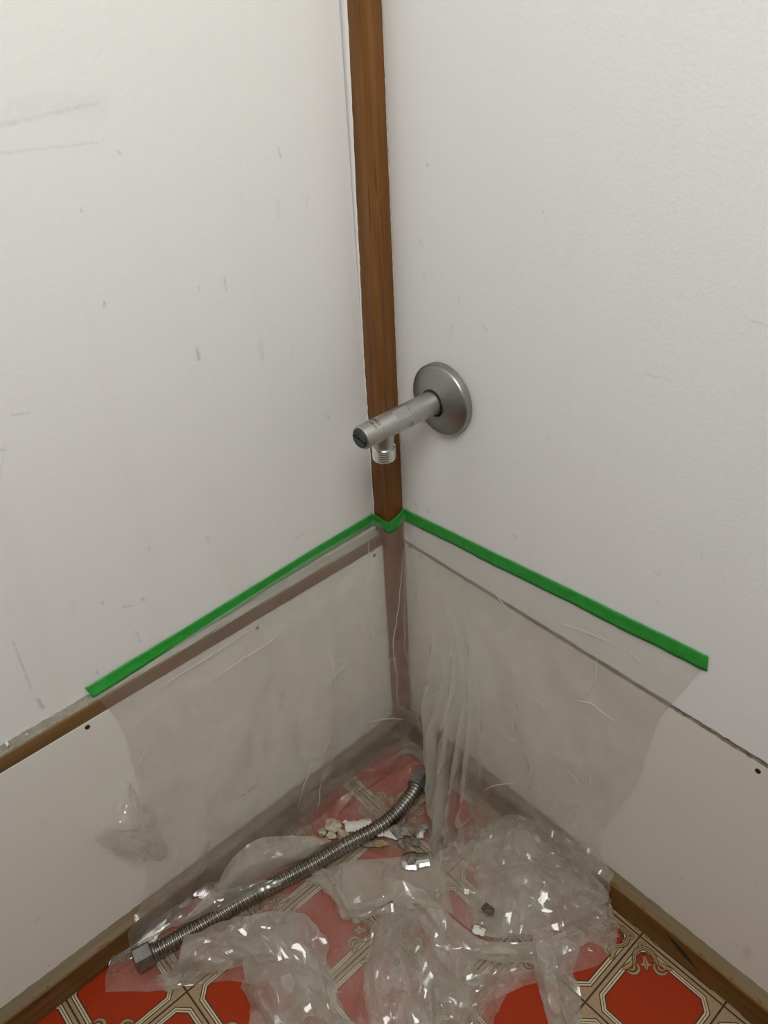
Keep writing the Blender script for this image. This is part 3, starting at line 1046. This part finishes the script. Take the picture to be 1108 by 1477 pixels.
edge2 = col([0, .15, .3, .45, .5, .56, .62, .8, 1], [(3, -283, 170), (7, -205, 165), (9, -125, 160), (13, -50, 155), (20, -28, 155), (42, -20, 150), (92, -20, 150), (175, -9, 150), (266, -4, 160)], s)
edge3 = col([0, .15, .3, .43, .5, .56, .62, .8, 1], [(5, -293, 95), (12, -220, 85), (17, -140, 80), (22, -75, 75), (28, -26, 70), (60, -20, 70), (106, -48, 65), (180, -16, 70), (248, -8, 85)], s)
edge4 = col([0, .15, .3, .43, .5, .56, .62, .8, 1], [(12, -318, 40), (17, -235, 38), (23, -150, 34), (28, -92, 28), (34, -25, 26), (78, -22, 28), (115, -64, 25), (184, -24, 38), (252, -15, 45)], s)
land = col([0, .15, .3, .43, .5, .56, .62, .8, 1], [(13, -352, 12), (24, -262, 4), (34, -170, 3), (36, -110, 2), (40, -25, 2), (92, -26, 3), (124, -76, 4), (186, -40, 10), (262, -18, 22)], s)
mid_ = col([0, .15, .3, .43, .5, .56, .62, .8, 1], [(18, -362, 3), (48, -285, 3), (72, -205, 3), (88, -155, 2), (104, -130, 2), (124, -108, 3), (150, -104, 3), (215, -70, 6), (278, -28, 8)], s)
out_ = col([0, .1, .2, .3, .4, .5, .6, .7, .8, .9, 1], [(26, -366, 1.5), (60, -328, 1.5), (88, -286, 2), (125, -258, 2), (176, -240, 2), (216, -222, 2), (238, -190, 2), (246, -142, 3), (270, -92, 3), (288, -62, 2), (292, -38, 2)], s)
rows = [top, edge1, edge2, edge3, edge4, land, mid_, out_]
rows = [rows[0]] + [smooth1(r, 19) for r in rows[1:]]
A = np.stack(rows)                                            # 8 x nS x 3
lens = np.linalg.norm(np.diff(A, axis=0), axis=2).mean(1)
tk = np.concatenate([[0], np.cumsum(lens)]); tk /= tk[-1]
base = np.zeros((nS, nT, 3))
tt = np.linspace(0, 1, nT)
# monotone cubic through the rows
for k in range(3):
    Y = A[:, :, k]
    dY = np.gradient(Y, tk, axis=0)
    j = np.clip(np.searchsorted(tk, tt, 'right') - 1, 0, len(tk) - 2)
    h = (tk[j + 1] - tk[j])[:, None]
    u = ((tt - tk[j])[:, None]) / h
    v_ = (2 * u ** 3 - 3 * u ** 2 + 1) * Y[j] + (u ** 3 - 2 * u ** 2 + u) * h * dY[j] * .7 + (-2 * u ** 3 + 3 * u ** 2) * Y[j + 1] + (u ** 3 - u ** 2) * h * dY[j + 1] * .7
    base[:, :, k] = v_.T
SS, TT = np.meshgrid(s, tt, indexing='ij')
# gathered pleats hanging in front of the right wall
def pleat(s0, w, t0, t1, amp, drift=0.0):
    c0 = s0 + drift * (TT - t0)
    return amp * np.exp(-((SS - c0) / w) ** 2) * np.clip((TT - t0) / .14, 0, 1) * np.clip((t1 - TT) / .18, 0, 1)
out_dir = np.stack([np.where(SS < .5, 1, .25), np.where(SS < .5, -.25, -1), np.zeros_like(SS)], -1)
B = (pleat(0.589, .006, .22, .86, 24, -.02) + pleat(0.604, .005, .26, .84, 30, -.015) + pleat(0.619, .005, .24, .86, 22, -.01) + pleat(0.632, .006, .20, .84, 32, 0)
     + pleat(0.648, .005, .26, .80, 22, .0) + pleat(0.664, .008, .18, .76, 18, .02) + pleat(.680, .014, .14, .6, 9, .05) + pleat(.44, .014, .10, .55, 4) + pleat(.540, .007, .04, .6, 5)
     + pleat(.30, .02, .2, .6, 6, .1) + pleat(.36, .022, .2, .62, 5, -.05) + pleat(.17, .03, .2, .6, 6, -.1) + pleat(.76, .035, .12, .55, 8, .12) + pleat(.84, .025, .2, .6, 8, -.1) + pleat(.10, .02, .3, .7, 7))
base += out_dir * B[..., None]
base = collide(base, False)
r5 = np.random.default_rng(5)
wt = np.interp(TT, [0, .05, .16, .50, .62, 1], [0, .12, .5, .7, 1.0, 1.0])
Hm = fold_field(base, r5, [(6, 55, 0, .30, .05), (3, 30, .1, .6, .04)], None, [(60, .055, .2, 2.6), (26, .03, .3, 2.2)])
onf = np.clip((TT - .55) * 7, 0, 1)
Hm += fold_field(base, r5, [(4, 26, 0, 1.6, .07)], None, [(36, .15, .4, 2.0), (17, .13, 1.1, 2.0), (8, .08, .2, 1.6)]) * onf
mainP = crumple(base, Hm, False, wt)
# the film lies under the hose
def under_hose(P):
    Q = P.reshape(-1, 3)
    near = np.where((Q[:, 2] < 26) & (Q[:, 0] < 95) & (Q[:, 1] < -18) & (Q[:, 1] > -345))[0]
    D = Q[near][:, None, :2] - HOSE[None, :, :2]
    dm_ = np.linalg.norm(D, axis=2).min(1)
    lim = .9 + np.maximum(0, dm_ - 2.5) * .45
    Q[near, 2] = np.minimum(Q[near, 2], lim)
    for (x, y, rad_) in ((45, -138, 16), (88, -104, 24), (106, -88, 14), (120, -103, 16)):
        d_ = np.hypot(Q[:, 0] - x, Q[:, 1] - y)
        lim = .9 + np.maximum(0, d_ - rad_) * .4
        k_ = (Q[:, 2] < 22) & (d_ < rad_ + 40)
        Q[k_, 2] = np.minimum(Q[k_, 2], lim[k_])
    return Q.reshape(P.shape)
mainP = under_hose(mainP)
grid_mesh('hanging_film', mainP, sheet, [M['film'], M['film_floor']], (tt > .60).astype(int), .28)

# crease strips on the hanging film, whitened to paint in their bright highlights
def crease_highlight(axis, pts):
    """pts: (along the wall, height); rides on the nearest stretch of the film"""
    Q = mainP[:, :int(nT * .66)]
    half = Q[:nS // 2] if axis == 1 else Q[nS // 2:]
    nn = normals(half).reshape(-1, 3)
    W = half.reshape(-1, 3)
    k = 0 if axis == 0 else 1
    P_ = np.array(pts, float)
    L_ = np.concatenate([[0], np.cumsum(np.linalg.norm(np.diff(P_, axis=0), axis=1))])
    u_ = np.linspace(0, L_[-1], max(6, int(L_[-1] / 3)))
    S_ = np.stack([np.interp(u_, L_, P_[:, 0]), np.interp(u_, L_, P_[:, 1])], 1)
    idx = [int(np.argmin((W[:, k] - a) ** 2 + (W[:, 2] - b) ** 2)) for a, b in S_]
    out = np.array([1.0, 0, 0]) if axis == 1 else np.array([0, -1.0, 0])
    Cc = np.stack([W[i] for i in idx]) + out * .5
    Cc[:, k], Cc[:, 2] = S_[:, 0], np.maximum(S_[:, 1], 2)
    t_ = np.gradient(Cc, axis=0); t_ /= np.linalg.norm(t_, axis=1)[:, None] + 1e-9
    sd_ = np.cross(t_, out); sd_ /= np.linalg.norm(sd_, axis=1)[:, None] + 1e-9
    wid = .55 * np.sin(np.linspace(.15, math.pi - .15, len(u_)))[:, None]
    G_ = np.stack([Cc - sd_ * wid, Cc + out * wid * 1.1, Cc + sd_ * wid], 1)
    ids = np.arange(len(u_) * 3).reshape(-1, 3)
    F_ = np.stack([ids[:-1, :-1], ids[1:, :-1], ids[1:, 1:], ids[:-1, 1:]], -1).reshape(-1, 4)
    mesh_py('crease_highlight', G_.reshape(-1, 3).tolist(), F_.tolist(), M['film_crease_highlight'], sheet, True)
M['film_crease_highlight'] = film_mat('crease_highlight_film', .42, .2, (1.0, .985, .95), .0, .4, .5)
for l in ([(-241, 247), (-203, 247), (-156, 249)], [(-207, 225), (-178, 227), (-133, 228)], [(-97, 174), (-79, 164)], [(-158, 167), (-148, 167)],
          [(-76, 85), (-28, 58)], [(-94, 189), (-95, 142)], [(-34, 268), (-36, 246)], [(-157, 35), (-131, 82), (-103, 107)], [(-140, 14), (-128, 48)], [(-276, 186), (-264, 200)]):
    crease_highlight(1, l)
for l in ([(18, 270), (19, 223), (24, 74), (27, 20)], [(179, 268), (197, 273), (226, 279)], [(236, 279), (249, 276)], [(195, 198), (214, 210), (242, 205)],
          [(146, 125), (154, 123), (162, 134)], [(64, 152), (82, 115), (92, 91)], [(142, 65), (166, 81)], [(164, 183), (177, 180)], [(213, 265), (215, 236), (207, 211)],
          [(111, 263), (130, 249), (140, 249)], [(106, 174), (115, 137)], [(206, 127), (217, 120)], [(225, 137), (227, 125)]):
    crease_highlight(0, l)

FOLDS = {
 'lobe': [
  [(19,-294,4), (31,-254,5), (40,-212,5), (48,-178,5), (54,-152,5)],
  [(26,-288,20), (33,-254,24), (36,-212,27), (50,-180,23), (58,-150,14)],
  [(32,-279,26), (34,-260,34), (24,-224,38), (28,-197,38), (58,-151,24)]],
 'band': [
  [(12,-314,20), (20,-282,24), (37,-246,26), (48,-217,22)],
  [(14,-316,14), (26,-282,18), (43,-246,24), (53,-214,22)],
  [(14,-353,6), (26,-303,18), (46,-260,20), (60,-208,20)]],
 'heap': [
  [(46,-330,6), (46,-298,12), (58,-256,22), (74,-227,26), (88,-214,20), (106,-211,6)],
  [(51,-332,4), (57,-301,20), (74,-269,34), (91,-242,38), (110,-226,26), (133,-218,5)],
  [(62,-328,2), (73,-299,12), (89,-277,22), (111,-254,34), (134,-231,24), (159,-226,4)]],
 'tongue': [
  [(77,-277,16), (84,-263,28), (97,-243,36), (111,-227,24), (133,-218,5)],
  [(87,-279,5), (108,-277,22), (127,-259,32), (146,-241,22), (166,-230,4)],
  [(113,-290,4), (135,-287,16), (158,-270,24), (175,-251,16), (189,-235,4)],
  [(139,-305,3), (164,-296,10), (185,-279,14), (196,-262,10), (210,-244,3)]],
 'hem': [
  [(61,-171,14), (75,-169,18), (104,-178,18), (121,-177,16), (130,-157,20), (133,-147,24), (152,-124,24), (180,-120,22), (215,-115,20), (244,-89,20), (259,-54,16)],
  [(65,-180,14), (81,-176,17), (110,-184,16), (129,-180,14), (138,-158,18), (143,-148,24), (161,-135,22), (192,-140,18), (220,-129,18), (251,-98,18), (267,-54,14)],
  [(64,-186,8), (81,-181,9), (110,-188,6), (131,-180,5), (142,-157,8), (148,-145,12), (166,-143,10), (198,-153,5), (219,-135,6), (253,-99,6), (271,-50,5)]],
 'centre': [
  [(131,-156,14), (146,-143,18), (170,-134,16), (191,-131,8)],
  [(150,-188,4), (163,-176,12), (186,-162,14), (199,-154,5)],
  [(172,-212,3), (186,-197,8), (195,-184,10), (206,-177,4)],
  [(202,-230,2), (217,-218,6), (224,-210,6), (233,-205,2)]],
 'front': [
  [(182,-146,14), (220,-137,12), (241,-111,12), (254,-104,6)],
  [(202,-182,4), (224,-165,14), (241,-143,14), (252,-136,4)],
  [(226,-206,3), (248,-190,8), (257,-177,8), (259,-171,3)]],
 'strand': [
  [(242,-87,20), (255,-77,24), (269,-66,18)],
  [(255,-106,10), (270,-95,22), (276,-83,8)],
  [(277,-119,6), (288,-109,16), (294,-96,5)],
  [(297,-128,4), (307,-121,10), (310,-111,3)]],
 'mound': [
  [(143,-44,20), (164,-24,40), (200,-12,45), (239,-6,45), (262,-6,34)],
  [(158,-69,10), (197,-42,30), (235,-25,40), (262,-14,30), (270,-13,14)],
  [(187,-93,8), (216,-64,20), (250,-43,28), (270,-26,22), (282,-21,6)],
  [(210,-109,4), (237,-80,14), (263,-59,18), (281,-48,8), (290,-44,3)]],
 'sandy': [
  [(64,-192,4), (76,-151,3), (98,-120,2), (128,-84,4)],
  [(72,-183,6), (94,-162,5), (116,-130,4), (153,-100,7)],
  [(80,-181,8), (114,-179,8), (132,-147,10), (176,-116,12)]],
 'apron': [
  [(120,-70,5), (141,-34,12), (178,-14,20)],
  [(143,-96,6), (172,-67,12), (212,-40,18)],
  [(172,-120,10), (213,-109,10), (251,-71,12)]],
 'flap': [
  [(3,-286,179), (5,-284,180), (4,-282,177)],
  [(9,-306,167), (20,-296,173), (8,-278,148)],
  [(12,-323,157), (28,-303,159), (9,-276,100)],
  [(6,-315,113), (16,-300,99), (5,-274,64)]],
}
PI = math.pi
fold_opt = {
 'lobe': ([], None, [(46, .13, .5, 2.0), (18, .08, .2, 2.5)]),
 'band': ([(2, 18, PI / 2, .4, .05)], None, [(26, .14, 1.4, 2.5), (11, .10, 1.3, 2.5)]),
 'heap': ([], None, [(36, .26, .3, 1.5), (17, .24, .9, 1.8), (8, .15, 2.0, 1.5)]),
 'tongue': ([], None, [(40, .24, .2, 1.8), (18, .22, .3, 2.0), (8, .14, 2.4, 1.5)]),
 'hem': ([(2, 14, PI / 2, .35, .05)], None, [(34, .22, 1.3, 1.8), (14, .20, 1.1, 1.8), (7, .10, .4, 1.5)]),
 'centre': ([(3, 13, 0, .3, .12)], None, [(26, .22, .1, 2.5), (10, .18, .1, 2.5)]),
 'front': ([(2, 18, 0, .5, .10)], None, [(34, .26, .1, 2.2), (13, .22, .3, 2.2), (7, .10, 1.0, 1.5)]),
 'strand': ([], None, [(18, .30, .4, 1.6), (8, .24, .9, 1.6)]),
 'mound': ([], (.36, .42, 12, .16, 38), [(44, .20, 2.2, 2.0), (20, .20, 2.4, 2.2), (9, .14, .7, 1.8)]),
 'sandy': ([], None, [(40, .05, .6, 2.0), (18, .04, .2, 2.0)]),
 'apron': ([], (.5, .35, 10, .10, 40), [(34, .10, .6, 2.0), (14, .08, .2, 2.0)]),
 'flap': ([], None, [(26, .10, .2, 1.6), (9, .12, .2, 1.8)]),
}
for i, (k, rows_) in enumerate(FOLDS.items()):
    spec, rad, fct = fold_opt[k]
    P0 = loft(rows_, 1.35 if k not in ('flap', 'strand') else 1.0)
    rk = np.random.default_rng(40 + i)
    wv = None
    if k == 'lobe':
        wv = np.linspace(.05, 1, P0.shape[1])[None, :]
    Pk = crumple(P0, fold_field(P0, rk, spec, rad, fct), k in ('lobe', 'band', 'heap'), wv)
    grid_mesh('crumpled_fold', Pk, sheet, M['film'] if k in ('flap', 'band') else M['film_floor'] if k in ('centre', 'front', 'apron') else M['film_thick'] if k in ('hem', 'lobe', 'sandy') else M['film_dusty'], None, .12)
    if k not in ('flap', 'band', 'apron'):
        P1 = P0 * np.array([1, 1, .55]) + (np.array([2.5, 2.0, 0]) if k != 'lobe' else np.array([-5, 1, 0]))
        Pq = crumple(P1, fold_field(P1, rk, spec, None, fct), k in ('heap', 'lobe'), wv)
        grid_mesh('crumpled_fold', Pq, sheet, M['film_floor'] if k in ('centre', 'front', 'apron') else M['film_thick'] if k in ('hem', 'lobe', 'sandy') else M['film_dusty'], None, .12)

# ------------------------------------------------------------------ rubble on the film
M['plaster'] = simple('plaster', (.55, .48, .33), .85, var=.35, scale=260, bstr=.9, bdist=.0015)
M['white_flake'] = simple('white_flake', (.72, .69, .62), .45, var=.12, scale=160, bstr=.3)
M['grey_chip'] = simple('grey_chip', (.24, .205, .165), .6, var=.5, scale=220, bstr=.7, bdist=.001)
M['ochre_chip'] = simple('ochre_chip', (.36, .25, .12), .7, var=.4, scale=260, bstr=.7, bdist=.001)
M['shiny_flake'] = simple('shiny_flake', (.55, .54, .51), .36, 1.0, var=.25, scale=90, bstr=.4)
M['dark_clod'] = simple('dark_clod', (.11, .09, .055), .9, var=.6, scale=260, bstr=.9, bdist=.002)

def chunk(name, x, y, size, material, seed, zb=1.6, rot=0):
    r = random.Random(seed)
    bm = bmesh.new()
    for k in range(16):
        d = Vector((r.gauss(0, 1), r.gauss(0, 1), r.gauss(0, 1))).normalized()
        q = r.uniform(.8, 1.0)
        bm.verts.new((d.x * size[0] * q / 2, d.y * size[1] * q / 2, d.z * size[2] * q / 2))
    res = bmesh.ops.convex_hull(bm, input=bm.verts[:])
    bmesh.ops.delete(bm, geom=[g for g in res['geom_interior'] if isinstance(g, bmesh.types.BMVert)], context='VERTS')
    bmesh.ops.rotate(bm, matrix=Matrix.Rotation(rot, 3, 'Z'), verts=bm.verts[:])
    lo = min(v.co.z for v in bm.verts)
    for v in bm.verts:
        v.co.z -= lo
    o = from_bm(name, bm, material)
    o.location = (x * MM, y * MM, zb * MM)
    return o

def flake(name, x, y, L, W, curl, material, seed, zb=2.0, rot=0, thick=.9):
    """a thin broken shell, curled along its length with a ragged outline"""
    r = random.Random(seed)
    n, m = 9, 6
    v, f = [], []
    for side in (0, 1):
        rr_ = random.Random(seed)
        for i in range(n):
            u = i / (n - 1) - .5
            wob = W * (.75 + .25 * math.cos(u * 2.6) + rr_.uniform(-.15, .15))
            for j in range(m):
                w = j / (m - 1) - .5
                a = w * curl
                yy = wob * (math.sin(a) / curl if curl > .05 else w)
                zz = wob * (math.cos(a) - math.cos(curl / 2)) / max(curl, .05) + side * thick + .05 * L * abs(u)
                v.append((u * L + rr_.uniform(-.03, .03) * L * abs(w), yy, zz))
    K = n * m
    for i in range(n - 1):
        for j in range(m - 1):
            a = i * m + j
            f.append((a, a + 1, a + m + 1, a + m))
            f.append((K + a, K + a + m, K + a + m + 1, K + a + 1))
    rim = [i * m for i in range(n)] + [(n - 1) * m + j for j in range(1, m)] + [i * m + m - 1 for i in range(n - 2, -1, -1)] + [j for j in range(m - 2, 0, -1)]
    for a, b in zip(rim, rim[1:] + rim[:1]):
        f.append((a, K + a, K + b, b))
    o = mesh_py(name, v, f, material)
    bm = bmesh.new(); bm.from_mesh(o.data); bmesh.ops.recalc_face_normals(bm, faces=bm.faces[:]); bm.to_mesh(o.data); bm.free()
    o.location = (x * MM, y * MM, zb * MM)
    o.rotation_euler = (0, 0, rot)
    return o

G1 = 'plaster crumbs heaped beside the hose'
tag(chunk('plaster_chunk', 43, -137, (23, 15, 12), M['plaster'], 1, 5, .6), 'largest cream plaster chunk atop the little heap beside the hose', 'chunk', G1)
tag(chunk('plaster_chunk', 40, -147, (12, 10, 11), M['plaster'], 2, 1.6, .2), 'small cream plaster chunk at the outer end of the heap by the hose', 'chunk', G1)
tag(chunk('plaster_chunk', 48, -143, (13, 10, 9), M['plaster'], 3, 1.6, .4), 'flat cream plaster chunk wedged under the largest one by the hose', 'chunk', G1)
tag(chunk('plaster_chunk', 55, -135, (15, 12, 11), M['plaster'], 4, 1.6, .9), 'squarish cream plaster chunk touching the hose side of the heap', 'chunk', G1)
tag(chunk('plaster_chunk', 46, -124, (7, 5, 6), M['white_flake'], 5, 1.6, .9), 'tiny white plaster crumb beside the cream heap', 'chunk', G1)
tag(flake('paint_flake', 57, -117, 25, 13, 1.7, M['white_flake'], 6, 2.5, .95), 'curled white flake leaning behind the hose', 'flake')
G2 = 'broken chips in front of the hose'
tag(flake('stone_chip', 85, -101, 25, 13, 1.1, M['white_flake'], 7, 5.0, .55), 'white curved chip right in front of the hose bend', 'chip', G2)
tag(chunk('stone_chip', 90, -96, (21, 18, 15), M['grey_chip'], 8, 3.3, .3), 'grey brown chip behind the white curved chip', 'chip', G2)
tag(chunk('stone_chip', 97, -92, (20, 16, 14), M['grey_chip'], 9, 3.3, 1.3), 'dark brown chip with a pale edge beside the grey chip', 'chip', G2)
tag(flake('stone_chip', 94, -97, 10, 6, .8, M['white_flake'], 10, 8.0, 1.2), 'pale sliver standing on the brown chips', 'chip', G2)
tag(chunk('stone_chip', 87, -116, (20, 10, 8), M['ochre_chip'], 11, 3.3, .75), 'ochre oval chip in front of the hose', 'chip', G2)
tag(chunk('stone_chip', 80, -123, (19, 10, 6), M['grey_chip'], 12, 3.1, .7), 'dark flat chip tucked along the hose', 'chip', G2)
tag(flake('stone_chip', 75, -117, 24, 5, .5, M['white_flake'], 13, 8.5, .75), 'long thin pale sliver lying along the hose', 'chip', G2)
tag(flake('shiny_flake', 120, -103, 25, 18, 1.3, M['shiny_flake'], 14, 2, .9), 'large shiny silvery flake with a broken edge, on the plastic', 'flake')
tag(chunk('stone_chip', 119, -108, (11, 8, 6), M['grey_chip'], 15, 5.5, .9), 'small brown chip stuck to the shiny flake', 'chip', G2)
tag(chunk('stone_chip', 108, -92, (12, 10, 8), M['grey_chip'], 16, 3.1, .2), 'dark chip between the brown chips and the shiny flake', 'chip', G2)
tag(flake('stone_chip', 103, -79, 16, 8, 1.0, M['shiny_flake'], 17, 4.0, 1.7), 'small glinting chip near the upper hose nut', 'chip', G2)
tag(chunk('stone_chip', 107, -84, (11, 8, 10), M['white_flake'], 18, 3.1, 1.1), 'white crumb near the glinting chip', 'chip', G2)
tag(chunk('stone_chip', 101, -101, (14, 11, 8), M['grey_chip'], 30, 3.1, .2), 'grey chip in the gap before the shiny flake', 'chip', G2)
G3 = 'plaster bits under the hanging pleats'
tag(chunk('plaster_chunk', 118, -68, (9, 9, 22), M['plaster'], 19, 2, .5), 'tall cream plaster piece seen through the pleated film', 'chunk', G3)
tag(chunk('plaster_chunk', 127, -69, (9, 7, 8), M['plaster'], 20, 2, .1), 'cream plaster crumb beside the tall piece under the pleats', 'chunk', G3)
tag(chunk('plaster_chunk', 132, -76, (8, 7, 10), M['ochre_chip'], 21, 2, .7), 'ochre crumb at the foot of the pleats', 'chunk', G3)
tag(chunk('plaster_chunk', 158, -114, (8, 8, 18), M['plaster'], 22, 3, .7), 'upright cream plaster splinter by the folded hem', 'chunk')
tag(chunk('stone_chip', 207, -114, (14, 10, 8), M['grey_chip'], 23, 16, .4), 'brown chip with a white broken face on the hem fold', 'chip')
tag(flake('white_chip', 209, -116, 10, 7, .6, M['white_flake'], 24, 20, .4), 'white broken flake lying on the brown chip of the hem', 'flake')
tag(chunk('dirt_clod', 200, -93, (16, 12, 9), M['dark_clod'], 25, 8, .2), 'dark dirt clod below the radiating creases', 'clod')
tag(chunk('plaster_chunk', 195, -97, (8, 6, 5), M['ochre_chip'], 26, 8, .2), 'small ochre crumb beside the dark dirt clod', 'chunk')
# paint crumbs on the left ledge and wall
tag(chunk('paint_crumb', -5.5, -347, (4.5, 3, 5), M['white_flake'], 27, 265.4, 0), 'white paint crumb on the dusty rail ledge', 'crumb')
tag(chunk('paint_crumb', -6, -334, (2, 2, 1.5), M['white_flake'], 28, 265.4, 0), 'tiny white speck further along the dusty rail ledge', 'crumb')
